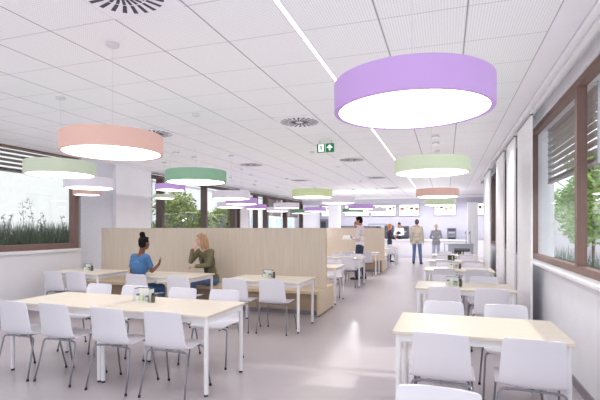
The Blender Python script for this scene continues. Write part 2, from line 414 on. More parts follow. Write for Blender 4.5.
# ------------------------------------------------------------------ chairs
def catmull(P, n):
    out = []
    for i in range(len(P)-1):
        p0, p1, p2, p3 = P[max(i-1, 0)], P[i], P[i+1], P[min(i+2, len(P)-1)]
        for k in range(n):
            t = k/n
            out.append(tuple(.5*((2*b)+(-a+c)*t+(2*a-5*b+4*c-d)*t*t+(-a+3*b-3*c+d)*t**3) for a, b, c, d in zip(p0, p1, p2, p3)))
    out.append(tuple(P[-1])); return out
def make_chair(detail):
    t = thing('shell_chair' , '', 'chair')
    # y, z, half width, dish along seat, dish along back
    P = [(.225, .425, .185, .004, 0), (.205, .443, .212, .008, 0), (.11, .449, .226, .014, 0), (-.02, .440, .232, .018, 0), (-.12, .436, .232, .02, .0),
         (-.175, .452, .226, .014, .012), (-.205, .505, .212, .004, .026), (-.222, .59, .206, 0, .03), (-.238, .70, .198, 0, .026), (-.253, .78, .191, 0, .022), (-.258, .803, .182, 0, .02)]
    S = catmull(P, 4 if detail else 2); nu = 12 if detail else 8
    bm = bm_new(); rows = []
    L = len(S)
    for i, (y, z, w, ds, db) in enumerate(S):
        if detail:
            e = min(1, (L-1-i)/5.0); w2 = w-.035*(1-math.sqrt(max(0, 1-(1-e)**2))) if e < 1 else w
            f = min(1, i/4.0); w2 = w2-.04*(1-math.sqrt(max(0, 1-(1-f)**2))) if f < 1 else w2
        else:
            w2 = w-(.03 if i in (0, L-1) else 0)
        rows.append([bm.verts.new((w2*u, y+db*u*u*abs(u), z+ds*u*u)) for u in [-1+2*k/nu for k in range(nu+1)]])
    for A, B in zip(rows, rows[1:]):
        for k in range(nu): bm.faces.new((A[k], A[k+1], B[k+1], B[k]))
    bmesh.ops.recalc_face_normals(bm, faces=bm.faces[:])
    ext = bmesh.ops.solidify(bm, geom=bm.faces[:], thickness=.011)
    o = obj('seat_shell', bm, M['shell'], t); soft(o, 50)
    bm = bm_new()
    for s in (-1, 1): add_tube(bm, [(-.17, s*.14, .421), (.17, s*.14, .421)], .009)
    add_tube(bm, [(0, -.14, .417), (0, .14, .417)], .012); add_box(bm, (-.1, -.09, .42), (.1, .09, .428))
    obj('under_frame', bm, M['chrome'], t)
    for sx in (-1, 1):
        for sy in (-1, 1):
            bm = bm_new()
            add_tube(bm, [(sx*.14, sy*.14, .417), (sx*.18, sy*.14, .417), (sx*.202, sy*.146, .41), (sx*.212, sy*.152, .385), (sx*.224, sy*.19, .2), (sx*.236, sy*.235, .012)], .0092, 8 if detail else 6)
            lg = obj('leg', bm, M['chrome'], t, smooth=True)
            if detail:
                bm = bm_new(); add_cone(bm, (sx*.236, sy*.235, 0), (sx*.2345, sy*.231, .025), .0125, .0115, 10); obj('foot_glide', bm, M['black'], lg)
    return t
CH1, CH2 = make_chair(True), make_chair(False)
CH2.name = 'shell_chair.far'
def chair(x, y, far_side, label, group):
    p = CH1 if y < 7.4 else CH2
    key = 'c1' if p is CH1 else 'c2'
    o = p if not USED.get(key) else copy_tree(p); USED[key] = True
    o.location = (x, y, 0); o.rotation_euler = (0, 0, (math.pi if far_side else 0)+random.uniform(-.05, .05))
    o.name = 'shell_chair'
    return tag(o, label, 'chair', group)

# ------------------------------------------------------------------ tables
def make_table():
    t = thing('dining_table', '', 'table'); W, D = 1.2, .8
    bm = bm_new(); add_rbox(bm, (-W/2, -D/2, .725), (W/2, D/2, .75), .004, 2); obj('table_top', bm, M['top'], t)
    bm = bm_new(); i = .03
    for lo, hi in (((-W/2+i, -D/2+i, .67), (W/2-i, -D/2+i+.025, .725)), ((-W/2+i, D/2-i-.025, .67), (W/2-i, D/2-i, .725)),
                   ((-W/2+i, -D/2+i, .67), (-W/2+i+.025, D/2-i, .725)), ((W/2-i-.025, -D/2+i, .67), (W/2-i, D/2-i, .725))): add_box(bm, lo, hi)
    obj('apron_frame', bm, M['white'], t)
    for sx in (-1, 1):
        for sy in (-1, 1):
            c = (sx*(W/2-.04), sy*(D/2-.04))
            bm = bm_new(); add_cyl(bm, c, .021, .02, .725, 16); lg = soft(obj('leg', bm, M['white'], t))
            bm = bm_new(); add_cyl(bm, c, .018, 0, .022, 16); soft(obj('foot_cap', bm, M['black'], lg))
    return t
TB = make_table()
def make_caddy(m):
    t = thing('condiment_caddy', '', 'caddy')
    bm = bm_new(); add_rbox(bm, (-.085, -.05, 0), (.085, .05, .008), .003, 1); obj('base_plate', bm, m, t)
    bm = bm_new(); add_box(bm, (-.085, .044, .008), (.085, .05, .125)); obj('back_panel', bm, m, t)
    for s in (-1, 1):
        bm = bm_new(); add_poly(bm, [(s*.084, -.05, .008), (s*.084, .044, .008), (s*.084, .044, .125), (s*.084, -.02, .125), (s*.084, -.05, .06)]); obj('side_panel', bm, M['acrylic'], t, fix=False)
    bm = bm_new(); add_tube(bm, [(-.084, -.02, .127), (-.084, .047, .127), (.084, .047, .127), (.084, -.02, .127)], .0045, 6); obj('top_rim', bm, M['black'], t)
    return t
CAD = make_caddy(M['cad']); CADK = make_caddy(M['darkgreen'])
def make_jar(name, m, r, h, cap, ch):
    t = thing(name, '', 'shaker')
    bm = bm_new(); add_lathe(bm, [(.001, 0), (r*.92, 0), (r, .004), (r, h*.8), (r*.8, h), (.001, h)], 16); soft(obj('body', bm, m, t))
    bm = bm_new(); add_lathe(bm, [(.001, h), (r*.8, h), (r*.82, h+ch*.7), (r*.6, h+ch), (.001, h+ch)], 16); soft(obj('cap', bm, cap, t))
    return t
J_LIME = make_jar('sauce_bottle', M['lime'], .017, .07, M['white'], .02)
J_SALT = make_jar('salt_shaker', M['cad'], .02, .06, M['cork'], .02)
J_PEP = make_jar('pepper_mill', M['pepper'], .021, .075, M['black'], .025)
J_SUG = make_jar('sugar_jar', M['acrylic'], .024, .05, M['cork'], .014)
bm = bm_new(); add_cyl(bm, (0, 0), .020, .004, .036, 12); obj('sugar_fill', bm, M['cad'], J_SUG)
def jar(p, loc, lab, cat, grp):
    o = p if not USED.get(id(p)) else copy_tree(p); USED[id(p)] = True
    o.location = loc; return tag(o, lab, cat, grp)
def caddy_set(x, y, where):
    z = .75; k = 1.12 if 'front left' in where else .95
    if 'fourth' in where or 'fifth' in where:
        o = CADK if not USED.get('cadk') else copy_tree(CADK); USED['cadk'] = True
        o.location = (x, y, z); o.scale = (k, k, k); tag(o, 'dark condiment caddy on ' + where, 'caddy', 'condiment caddies on the tables')
        jar(J_PEP, (x-.03, y-.012, z+.008), 'dark pepper mill in the caddy on ' + where, 'pepper mill', 'pepper mills')
        jar(J_LIME, (x+.03, y-.012, z+.008), 'pale green bottle in the caddy on ' + where, 'bottle', 'lime bottles')
        return
    o = CAD if not USED.get('cad') else copy_tree(CAD); USED['cad'] = True
    o.location = (x, y, z); o.scale = (k, k, k); tag(o, 'white condiment caddy with dark rim on ' + where, 'caddy', 'condiment caddies on the tables')
    z += .007
    jar(J_SALT, (x-.055*k, y-.012, z), 'white salt shaker in the caddy on ' + where, 'shaker', 'salt shakers')
    jar(J_LIME, (x-.005, y-.018, z), 'pale green bottle in the caddy on ' + where, 'bottle', 'lime bottles')
    jar(J_SUG, (x+.048*k, y-.01, z), 'clear sugar jar in the caddy on ' + where, 'jar', 'sugar jars')
    jar(J_PEP, (x+.115*k, y-.005, .75), 'dark pepper mill beside the caddy on ' + where, 'pepper mill', 'pepper mills')

# name, x centre, y front edge, front chair xs, far chair xs, caddy (x,y)
R = 'right-hand table'
TABLES = [
 ('the front '+R, .21, 3.48, (-.03, .57), (-.03, .55), None),
 ('the second '+R, .21, 6.10, (-.02, .55), (.0, .54), (.08, 6.42)),
 ('the third '+R, .21, 8.72, (-.04, .54), (-.02, .54), (.15, 9.2)),
 ('the fourth '+R, .21, 11.05, (-.04, .54), (-.02, .54), (.12, 11.5)),
 ('the fifth '+R, .21, 13.5, (-.04, .54), (-.02, .54), (.42, 13.9)),
 ('the front left table at the aisle', -2.68, 3.53, (-3.03, -2.43), (-3.11, -2.53), (-3.12, 4.0)),
 ('the front left table by the frame edge', -3.9, 3.53, (-4.24, -3.7), (-4.4, -3.83), None),
 ('the bench table at the aisle', -2.65, 6.1, (-3.0, -2.41), (), (-2.72, 6.55)),
 ('the table with two seated women', -4.5, 6.1, (-4.77, -4.0), (), None),
 ('the bench table by the left wall', -6.32, 6.1, (-6.52, -6.04), (), (-6.4, 6.6)),
 ('the first table behind the divider', -2.72, 8.65, (), (-3.0, -2.45), None),
 ('the second table behind the divider', -2.74, 11.37, (-3.0, -2.45), (-3.0, -2.45), None),
 ('the table by the standing man', -2.72, 14.1, (-3.0, -2.45), (), None),
 ('the table past the second divider', -2.72, 16.85, (), (-3.0, -2.45), None),
 ('the table by the orange-haired woman', -2.6, 19.0, (-2.9, -2.3), (-2.3,), None),
]
for nm, xc, y0, fr, fa, cad in TABLES:
    o = TB if not USED.get('tb') else copy_tree(TB); USED['tb'] = True
    o.location = (xc, y0+.4, 0)
    if xc > 0: o.scale = (1.045, 1, 1); o.location.x += .02
    tl = {'the front '+R: 'pale birch table nearest the camera on the right', 'the table with two seated women': 'pale birch table where two women sit facing each other',
          'the front left table at the aisle': 'pale birch front left table, end nearest the aisle', 'the front left table by the frame edge': 'pale birch front left table running out to the left edge'}.get(nm, 'pale birch white-legged table: ' + nm[4:])
    tag(o, tl, 'table', 'pale birch dining tables')
    for side, xs in (('near', fr), ('far', fa)):
        for i, x in enumerate(xs):
            y = y0+.05 if side == 'near' else y0+1.0
            w = ('left', 'right')[i]
            if side == 'near' and nm == 'the table with two seated women':
                lab = ('white chair the woman in blue scrubs sits on', 'empty white chair right of the woman in blue scrubs')[i]
            else:
                lab = f'{w} {side}-side white shell chair at {nm}'
            chair(x, y+random.uniform(-.02, .02), side == 'far', lab, 'white shell dining chairs')
    if cad: caddy_set(*cad, nm)
chair(-.04, 1.92, True, 'white chair at the bottom edge, closest to the camera', 'white shell dining chairs')
chair(-2.6, 1.45, True, 'white chair barely showing at the lower left frame edge', 'white shell dining chairs')

# ------------------------------------------------------------------ divider benches
def divider_bench(x0, x1, y0, y1, label):
    t = thing('divider_bench', label, 'bench', ((x0+x1)/2, (y0+y1)/2, 0)); a = (x1-x0)/2; b = (y1-y0)/2
    bm = bm_new(); add_box(bm, (-a, -.035, .05), (a-.02, .035, 1.55)); obj('divider_panel', bm, M['wood'], t)
    bm = bm_new(); add_box(bm, (a-.02, -.035, .446), (a, .035, 1.55)); obj('edge_strip', bm, M['woodh'], t)
    for s in (-1, 1):
        ya, yb = sorted((s*.035, s*b))
        bm = bm_new(); add_rbox(bm, (-a, ya, .386), (a-.04, yb, .446), .006, 2); obj('seat', bm, M['woodh'], t)
        ya, yb = sorted((s*.035, s*(b-.1)))
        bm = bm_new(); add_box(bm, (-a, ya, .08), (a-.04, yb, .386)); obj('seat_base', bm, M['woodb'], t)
        ya, yb = sorted((s*.035, s*(b-.13)))
        bm = bm_new(); add_box(bm, (-a, ya, 0), (a-.05, yb, .08)); obj('plinth', bm, M['base'], t)
    bm = bm_new(); add_rbox(bm, (a-.04, -b, .02), (a, b, .446), .005, 2); obj('end_panel', bm, M['woodh'], t)
    for s in (-1, 1):
        bm = bm_new(); add_cyl(bm, (a-.02, s*(b-.06)), .018, 0, .022, 12); obj('foot', bm, M['black'], t)
divider_bench(-7.24, -2.1, 7.37, 8.42, 'long light oak divider with bench seats behind the seated women')
divider_bench(-7.32, -2.1, 15.45, 16.5, 'light oak divider with bench behind the standing man')

# ------------------------------------------------------------------ servery
t = thing('serving_counter', 'long white serving counter at the far end of the hall', 'counter', (-1.9, 23.85, 0))
bm = bm_new(); add_box(bm, (-3.7, -.32, .1), (3.3, .32, .9)); obj('counter_body', bm, M['white'], t)
bm = bm_new(); add_rbox(bm, (-3.75, -.36, .9), (3.35, .36, .94), .006); obj('counter_top', bm, M['panel'], t)
bm = bm_new(); add_box(bm, (-3.7, -.30, 0), (3.3, .26, .1)); obj('plinth', bm, M['white'], t)
t = thing('back_counter', 'low lavender back counter under the menu screens', 'counter', (-1.9, 26.25, 0))
bm = bm_new(); add_box(bm, (-4.6, -.3, 0), (4.5, .3, .9)); obj('counter_body', bm, M['wall'], t)
bm = bm_new(); add_box(bm, (-4.62, -.33, .9), (4.52, .3, .94)); obj('counter_top', bm, M['steel'], t)
def screen(x, w, label, seed):
    rnd = random.Random(seed)
    t = thing('menu_screen', label, 'screen', (x, 26.55, 2.27), 0, 'menu screens above the servery'); h = .66
    bm = bm_new(); add_rbox(bm, (-w/2, -.05, 0), (w/2, .045, h), .008); obj('screen_case', bm, M['machine2'], t)
    bm = bm_new(); add_box(bm, (-w/2+.015, -.056, .015), (w/2-.015, -.05, h-.015)); obj('display', bm, M['screen'], t)
    x0 = -w/2+.05; k = 0
    while x0 < w/2-.15:
        ww = rnd.uniform(.14, .26); hh = rnd.uniform(.13, .22); z0 = rnd.choice((.34, .3, .4))
        bm = bm_new(); c = (min(x0+ww/2, w/2-.12), -.058, z0+hh/2)
        add_poly(bm, [(c[0]+ww/2*math.cos(q)*(1+.12*math.sin(3*q+seed)), c[1], c[2]+hh/2*math.sin(q)*(1+.1*math.cos(2*q))) for q in [2*math.pi*j/16 for j in range(16)]])
        obj('food_picture', bm, M[('foodb', 'foody', 'foodd')[(k+seed) % 3]], t, fix=False)
        x0 += ww+rnd.uniform(.03, .12); k += 1
for i, (x, w, lab) in enumerate([(-6.9, .95, 'bright menu screen farthest left, left of the white pillar'),
                       (-5.15, 1.45, 'bright menu screen left behind the standing man'), (-3.55, 1.45, 'bright wide menu screen right behind the standing man'),
                       (-2.05, 1.15, 'bright menu screen above the man in beige jacket'), (-.05, 1.15, 'bright menu screen above the woman in grey jacket'),
                       (2.05, .75, 'partly hidden menu screen right of the white pillar')]):
    screen(x, w, lab, i+3)
def machine(x, z, w, h, d, m, label, cat='coffee machine', name='coffee_machine', y=26.1):
    t = thing(name, label, cat, (x, y, z))
    bm = bm_new(); add_rbox(bm, (-w/2, -d/2, .03), (w/2, d/2, h), .015); obj('body', bm, m, t)
    bm = bm_new(); add_box(bm, (-w*.4, -d/2-.006, h*.72), (w*.4, -d/2, h*.92)); obj('control_panel', bm, M['dark'], t)
    bm = bm_new(); add_box(bm, (-w*.3, -d/2-.05, h*.5), (w*.3, -d/2, h*.6)); obj('spout_block', bm, M['steel'], t)
    bm = bm_new(); add_box(bm, (-w*.42, -d/2-.08, .03), (w*.42, -d/2, .08)); obj('drip_tray', bm, M['black'], t)
    bm = bm_new(); add_box(bm, (-w*.4, -d*.4, 0), (w*.4, d*.4, .03)); obj('base', bm, M['black'], t)
machine(-2.35, .94, .62, .72, .4, M['machine'], 'tall dark grey machine behind the man in beige jacket')
machine(-1.62, .94, .3, .74, .4, M['machine'], 'dark machine half hidden right of the man in beige')
machine(.3, .94, .5, .62, .4, M['machine2'], 'grey coffee machine right of the woman in grey jacket')
machine(-3.15, .94, .5, .76, .4, M['machine'], 'dark machine behind the server in white shirt')
machine(-3.95, .94, .42, .5, .4, M['machine2'], 'grey machine left behind the woman with orange hair')
t = thing('wall_shelf', 'dark wall shelf behind the standing man', 'shelf', (-5.1, 26.42, 1.62))
bm = bm_new(); add_box(bm, (-1.4, -.17, 0), (1.4, .17, .04)); obj('shelf_board', bm, M['machine'], t)
for s in (-1, 1):
    bm = bm_new(); add_box(bm, (s*1.2-.02, -.15, -.22), (s*1.2+.02, .17, 0)); obj('bracket', bm, M['machine'], t)
t = thing('glass_rack', 'dark metal rail rack above the counter left of the orange-haired woman', 'rack', (-3.4, 24.0, .94))
bm = bm_new(); add_tube(bm, [(-.6, 0, 0), (-.6, 0, .82), (.35, 0, .82), (.35, 0, 0)], .022); obj('rail', bm, M['machine'], t)
bm = bm_new(); add_box(bm, (-.6, -.1, .5), (.35, .1, .515)); obj('glass_shelf', bm, M['acrylic'], t)
# service door in the far left corner
d = sbox('door_1', (-7.55, 26.56, 0), (-6.55, 26.6, 2.1), M['machine2'])
bm = bm_new(); add_box(bm, (-7.42, 26.545, 1.0), (-7.12, 26.56, 1.95)); obj('vision_panel', bm, M['dark'], d)
bm = bm_new(); add_tube(bm, [(-6.65, 26.56, 1.0), (-6.65, 26.51, 1.0), (-6.78, 26.51, 1.0)], .012); obj('door_handle', bm, M['steel'], d)
# steel service cart
t = thing('service_cart', 'grey steel tray trolley at the end of the right-hand tables', 'trolley', (.48, 19.2, 0))
bm = bm_new(); add_rbox(bm, (-.58, -.33, .88), (.58, .33, .92), .006); obj('cart_top', bm, M['steel'], t)
bm = bm_new(); add_box(bm, (-.4, -.28, .12), (.52, .28, .88)); obj('cart_cabinet', bm, M['steel'], t)
bm = bm_new(); add_box(bm, (-.16, -.295, .3), (.42, -.28, .72)); obj('front_opening', bm, M['dark'], t)
bm = bm_new()
for z in (.36, .52, .66): add_box(bm, (-.2, -.31, z), (.38, -.295, z+.02))
obj('tray_runner', bm, M['steel'], t)
for sx in (-1, 1):
    bm = bm_new(); add_box(bm, (sx*.54-.02, -.3, .12), (sx*.54+.02, .3, .88)); obj('side_post', bm, M['steel'], t)
    for sy in (-1, 1):
        bm = bm_new(); add_cyl(bm, (sx*.42, sy*.22), .02, .08, .12, 10); add_tube(bm, [(sx*.42-.015, sy*.22, .05), (sx*.42+.015, sy*.22, .05)], .05, 14); obj('caster', bm, M['black'], t)
for x, lab in ((.78, 'left of two tall steel taps on the trolley'), (.94, 'right of two tall steel taps on the trolley')):
    t = thing('drink_tap', lab, 'tap', (x, 19.2, .92))
    bm = bm_new(); add_cyl(bm, (0, 0), .035, 0, .02, 14); obj('tap_base', bm, M['steel'], t)
    bm = bm_new(); add_tube(bm, [(0, 0, .02), (0, 0, .46), (0, -.02, .5), (0, -.08, .52), (0, -.12, .5)], .02); obj('tap_spout', bm, M['steel'], t)
    bm = bm_new(); add_box(bm, (-.045, -.015, .4), (-.02, .015, .47)); obj('tap_lever', bm, M['machine'], t)

# ------------------------------------------------------------------ people
SKIN = dict(brown=mat('skin_brown', (120, 80, 64), .5, var=.05), fair=mat('skin_fair', (222, 176, 156), .5, var=.04), tan=mat('skin_tan', (188, 140, 116), .5, var=.04))
HAIR = dict(black=mat('hair_black', (26, 20, 20), .75, spec=.15, var=.3, scale=40, stretch=(4, 4, .6)), blonde=mat('hair_strawberry_blonde', (176, 138, 104), .45, var=.3, scale=40, stretch=(4, 4, .6)),
            orange=mat('hair_orange', (206, 122, 70), .45, var=.25, scale=40), lblonde=mat('hair_light_blonde', (222, 200, 164), .45, var=.2, scale=40), dbrown=mat('hair_dark_brown', (74, 58, 54), .5, var=.25, scale=40))
def cloth(n, rgb, var=.08, scale=14): return mat(n, rgb, .85, var=var, scale=scale, bump=.25)
CL = dict(scrub=cloth('blue_scrub_cotton', (72, 114, 162)), olive=cloth('olive_jacket', (112, 106, 78), .2, 8), dtee=cloth('dark_patterned_top', (58, 58, 54), .4, 40), jeans=cloth('blue_denim', (98, 118, 158), .15), ljeans=cloth('light_denim', (196, 204, 226), .12),
          shirt=cloth('white_pink_shirt', (238, 226, 230), .03), navy=cloth('navy_trousers', (62, 70, 98)), beige=cloth('beige_jacket', (196, 186, 168), .08), gray=cloth('grey_jacket', (172, 172, 178), .1),
          dark=cloth('dark_jacket', (62, 58, 70), .12), wht=cloth('white_shirt', (236, 236, 242), .03), shoe=mat('dark_shoe_leather', (52, 48, 54), .45), apron=cloth('black_apron', (56, 58, 70)))
EYE = mat('eye_dark', (40, 32, 30), .2); LIP = mat('lip_rose', (176, 104, 100), .45); PAPER = mat('paper_white', (246, 246, 246), .7)
def remesh(name, bm, m, parent, vox, sm=5):
    me = bpy.data.meshes.new('tmp'); bm.to_mesh(me); bm.free()
    o = bpy.data.objects.new('tmp', me); C.objects.link(o)
    r = o.modifiers.new('r', 'REMESH'); r.mode = 'VOXEL'; r.voxel_size = vox
    s = o.modifiers.new('s', 'SMOOTH'); s.iterations = sm; s.factor = .5
    dg = bpy.context.evaluated_depsgraph_get()
    me2 = bpy.data.meshes.new_from_object(o.evaluated_get(dg)); me2.name = name
    bpy.data.objects.remove(o); bpy.data.meshes.remove(me)
    me2.materials.clear(); me2.materials.append(m)
    for p in me2.polygons: p.use_smooth = True
    o2 = bpy.data.objects.new(name, me2); C.objects.link(o2); o2.parent = parent
    return o2
def frame(right, up):
    r = V(right).normalized(); u = V(up); u = (u-r*u.dot(r)).normalized(); f = u.cross(r)
    m = Matrix((r, f, u)).transposed(); return m      # columns: right, forward, up
STAND = dict(pelvis=(0, 0, .95), waist=(0, 0, 1.1), chest=(0, -.005, 1.28), neck=(0, -.02, 1.47), head=(0, .015, 1.625), hf=(0, 1, 0),
             sR=(.175, -.02, 1.41), sL=(-.175, -.02, 1.41), eR=(.225, -.04, 1.13), eL=(-.225, -.04, 1.13), wR=(.235, .03, .89), wL=(-.235, .03, .89), hR=(.235, .06, .8), hL=(-.235, .06, .8),
             pR=(.09, 0, .92), pL=(-.09, 0, .92), kR=(.105, .02, .5), kL=(-.105, .02, .5), aR=(.11, -.02, .09), aL=(-.11, -.02, .09), tR=(.13, .14, .03), tL=(-.13, .14, .03))
def hand(bm, w, tip, palm_n, s, thumb_dir, curl=.5):
    """palm and five bent fingers from the wrist w towards tip; palm_n = direction the palm faces"""
    w, tip = V(w), V(tip); d = (tip-w).normalized(); n = V(palm_n); n = (n-d*n.dot(d)).normalized(); a = V(thumb_dir); a = (a-d*a.dot(d)-n*a.dot(n))
    a = a.normalized() if a.length > .01 else d.cross(n)
    rot = Matrix((a, n, d)).transposed()
    add_ball(bm, w+d*.05*s, (.04*s, .017*s, .05*s), rot); add_cap(bm, w-d*.02*s, w+d*.03*s, .024*s, .026*s)
    for k, (off, ln) in enumerate(((.03, .075), (.01, .085), (-.01, .078), (-.029, .062))):
        p = w+d*.085*s+a*off*s; r = .0092*s
        for j, fr in enumerate((.45, .32, .25)):
            ang = curl*(j+.6)*.7
            q = p+(d*math.cos(ang)+n*math.sin(ang)+a*off*.8)*ln*fr*s
            add_cap(bm, p, q, r, r*.9, 1); p, r = q, r*.9
    p = w+d*.03*s+a*.03*s; q = p+(d*.6+a*.75+n*.25).normalized()*.04*s; r2 = q+(d*.85+a*.35+n*.35).normalized()*.035*s
    add_cap(bm, p, q, .0125*s, .011*s, 1); add_cap(bm, q, r2, .011*s, .009*s, 1)
def person(label, loc, rz, s, ov, look, vox=.009):
    t = thing('person', label, 'person', loc, rz)
    J = {k: V(v)*(s if k != 'hf' else 1) for k, v in {**STAND}.items()}
    for k, v in ov.items():
        if k in J: J[k] = V(v)*(s if k != 'hf' else 1)
    if 'waist' not in ov: J['waist'] = J['pelvis'].lerp(J['chest'], .45)
    g = look.get
    sk = SKIN[look['skin']]
    lat = (J['sR']-J['sL']).normalized(); latp = (J['pR']-J['pL']).normalized()
    TF = frame(lat, J['neck']-J['chest']); WF = frame((lat+latp), J['chest']-J['pelvis']); PF = frame(latp, J['waist']-J['pelvis'])
    hf = V(J['hf']).normalized(); HF = frame(hf.cross(V((0, 0, 1))), V((0, 0, 1))-hf*hf.z*0+V((0, 0, 0)))
    HF = Matrix((hf.cross(V((0, 0, 1))).normalized(), hf, hf.cross(V((0, 0, 1))).normalized().cross(hf))).transposed()
    hd = J['head']; fe = look.get('female', False); k = .93 if fe else 1.0
    def HP(x, y, z): return hd+HF @ V((x*s, y*s, z*s))
    # ---- continuous body
    bm = bm_new()
    add_ball(bm, HP(0, -.012, .028), (.074*s, .09*s, .088*s), HF); add_ball(bm, HP(0, .018, -.035), (.057*s, .07*s, .082*s), HF)
    add_ball(bm, HP(0, .056, -.092), (.026*s, .024*s, .022*s), HF)
    add_cap(bm, HP(0, .086, .012), HP(0, .104, -.028), .009*s, .0135*s, 1); add_cap(bm, HP(-.018, .08, -.062), HP(.018, .08, -.062), .01*s, .01*s, 1)
    for q in (-1, 1):
        add_ball(bm, HP(q*.076, -.012, -.012), (.011*s, .02*s, .032*s), HF, 1); add_ball(bm, HP(q*.038, .064, -.03), (.022*s, .02*s, .02*s), HF, 1)
    add_cap(bm, J['neck']-(J['neck']-J['chest'])*.1, HP(0, -.03, -.06), .056*s*k, .052*s*k)
    add_ball(bm, J['chest'], (.155*s*k, .098*s, .19*s), TF); add_ball(bm, J['waist'], (.13*s*k, .09*s, .15*s), WF); add_ball(bm, J['pelvis'], (.155*s, .105*s, .12*s), PF)
    for q in 'RL':
        add_cap(bm, J['neck'].lerp(J['s'+q], .25)-V((0, 0, .03*s)), J['s'+q], .06*s*k, .058*s*k)
        add_cap(bm, J['s'+q], J['e'+q], .05*s*k, .038*s*k); add_cap(bm, J['e'+q], J['w'+q], .038*s*k, .026*s*k)
        add_cap(bm, J['p'+q], J['k'+q], .085*s, .055*s); add_cap(bm, J['k'+q], J['a'+q], .053*s, .036*s)
        calf = J['k'+q].lerp(J['a'+q], .3); add_ball(bm, calf, .056*s)
        add_cap(bm, J['a'+q]-V((0, 0, .04*s)), J['t'+q], .036*s, .028*s)
        pn = ov.get('n'+q, (lat*(-1 if q == 'R' else 1))); td = ov.get('th'+q, TF @ V((0, 1, 0)))
        hand(bm, J['w'+q], J['h'+q], pn, s*1.03*(.94 if fe else 1), td, ov.get('curl', .5))
    body = remesh('body', bm, sk, t, vox, 3)
    for q in (-1, 1):
        bm = bm_new(); add_ball(bm, HP(q*.03, .0765, .006), (.011*s, .008*s, .006*s), HF); obj('eye', bm, EYE, t, True)
        bm = bm_new(); add_cap(bm, HP(q*.018, .082, .026), HP(q*.046, .071, .026), .0035*s, .003*s, 1); obj('eyebrow', bm, HAIR[look['hair']], t, True)
    bm = bm_new(); add_ball(bm, HP(0, .0875, -.063), (.02*s, .006*s, .007*s), HF); obj('mouth', bm, LIP, t, True)
    # ---- hair
    bm = bm_new(); st = look['style']
    add_ball(bm, HP(0, -.022, .04), (.084*s, .094*s, .092*s), HF); add_ball(bm, HP(0, -.045, -.005), (.078*s, .066*s, .09*s), HF)
    add_ball(bm, HP(0, .048, .088), (.05*s, .032*s, .022*s), HF)
    if st == 'bun':
        add_ball(bm, HP(0, -.05, .155), (.052*s, .052*s, .046*s), HF); add_ball(bm, HP(0, -.04, .12), (.05*s, .05*s, .03*s), HF)
    if st == 'long':
        for q in (-1, 1):
            add_cap(bm, HP(q*.068, -.005, .05), HP(q*.08, .0, -.08), .028*s, .03*s); add_cap(bm, HP(q*.08, .0, -.08), HP(q*.08, .0, -.165), .032*s, .022*s)
        add_cap(bm, HP(0, -.06, 0), HP(0, -.08, -.14), .07*s, .055*s); add_cap(bm, HP(.05, -.06, 0), HP(.05, -.07, -.15), .05*s, .035*s); add_cap(bm, HP(-.05, -.06, 0), HP(-.05, -.07, -.15), .05*s, .035*s)
    if st == 'bob':
        for q in (-1, 1): add_cap(bm, HP(q*.06, -.015, .04), HP(q*.07, -.015, -.08), .032*s, .028*s)
        add_cap(bm, HP(0, -.05, 0), HP(0, -.06, -.09), .07*s, .055*s)
    if st == 'pony':
        add_ball(bm, HP(0, -.1, .09), (.035*s, .035*s, .035*s), HF); add_cap(bm, HP(0, -.11, .09), HP(0, -.13, -.05), .03*s, .018*s)
    remesh('hair', bm, HAIR[look['hair']], t, vox, 3)
    # ---- upper garment
    G = .014*s
    bm = bm_new()
    add_ball(bm, J['chest'], (.158*s*k+G, .1*s+G*1.3, .185*s), TF); add_ball(bm, J['waist'], (.14*s*k+G, .095*s+G, .16*s), WF)
    add_ball(bm, J['pelvis']+(J['waist']-J['pelvis'])*g('hem', .2), (.158*s+G, .108*s+G, .11*s), PF)
    if fe:
        for q in (-1, 1): add_ball(bm, J['chest']+TF @ V((q*.065*s, .085*s, .0)), (.06*s, .05*s, .06*s), TF)
    sl = g('sleeve', 'long'); dz = (J['chest']-J['neck']).normalized()*.055*s
    add_cap(bm, J['sL'].lerp(J['sR'], .12)+dz, J['sL'].lerp(J['sR'], .88)+dz, .078*s*k, .078*s*k)
    add_cap(bm, J['sL'].lerp(J['sR'], .2)+dz*2.6, J['sL'].lerp(J['sR'], .8)+dz*2.6, .09*s*k, .09*s*k)
    for q in 'RL':
        add_cap(bm, J['neck'].lerp(J['s'+q], .38)-V((0, 0, .045*s)), J['s'+q], .064*s*k+G*.5, .06*s*k+G*.6)
        if sl == 'long':
            add_cap(bm, J['s'+q], J['e'+q], .053*s*k+G*.7, .042*s*k+G*.7); add_cap(bm, J['e'+q], J['w'+q].lerp(J['e'+q], .06), .042*s*k+G*.7, .031*s*k+G*.5)
        elif sl == 'elbow':
            add_cap(bm, J['s'+q], J['e'+q].lerp(J['w'+q], .35), .053*s*k+G*.7, .042*s*k+G*.5)
        else:
            add_cone(bm, J['s'+q], J['s'+q].lerp(J['e'+q], .72), .056*s*k+G*.7, .052*s*k+G*.9, 16); add_ball(bm, J['s'+q], .056*s*k+G*.7)
    if g('collar'): add_cap(bm, J['neck'].lerp(J['chest'], .1), J['neck'].lerp(hd, .12), .062*s, .058*s)
    if g('skirt_jacket'):
        for q in 'RL': add_cap(bm, J['pelvis'].lerp(J['p'+q], .9)+V((0, 0, .03*s)), J['p'+q].lerp(J['k'+q], .22), .1*s, .098*s)
    remesh(g('top_name', 'shirt'), bm, CL[look['top']], t, vox, 4)
    if g('inner'):
        bm = bm_new(); add_ball(bm, J['chest']+TF @ V((0, .055*s, -.03*s)), (.075*s, .085*s, .16*s), TF); add_ball(bm, J['waist']+WF @ V((0, .04*s, 0)), (.08*s, .088*s, .14*s), WF)
        remesh('inner_top', bm, CL[look['inner']], t, vox, 3)
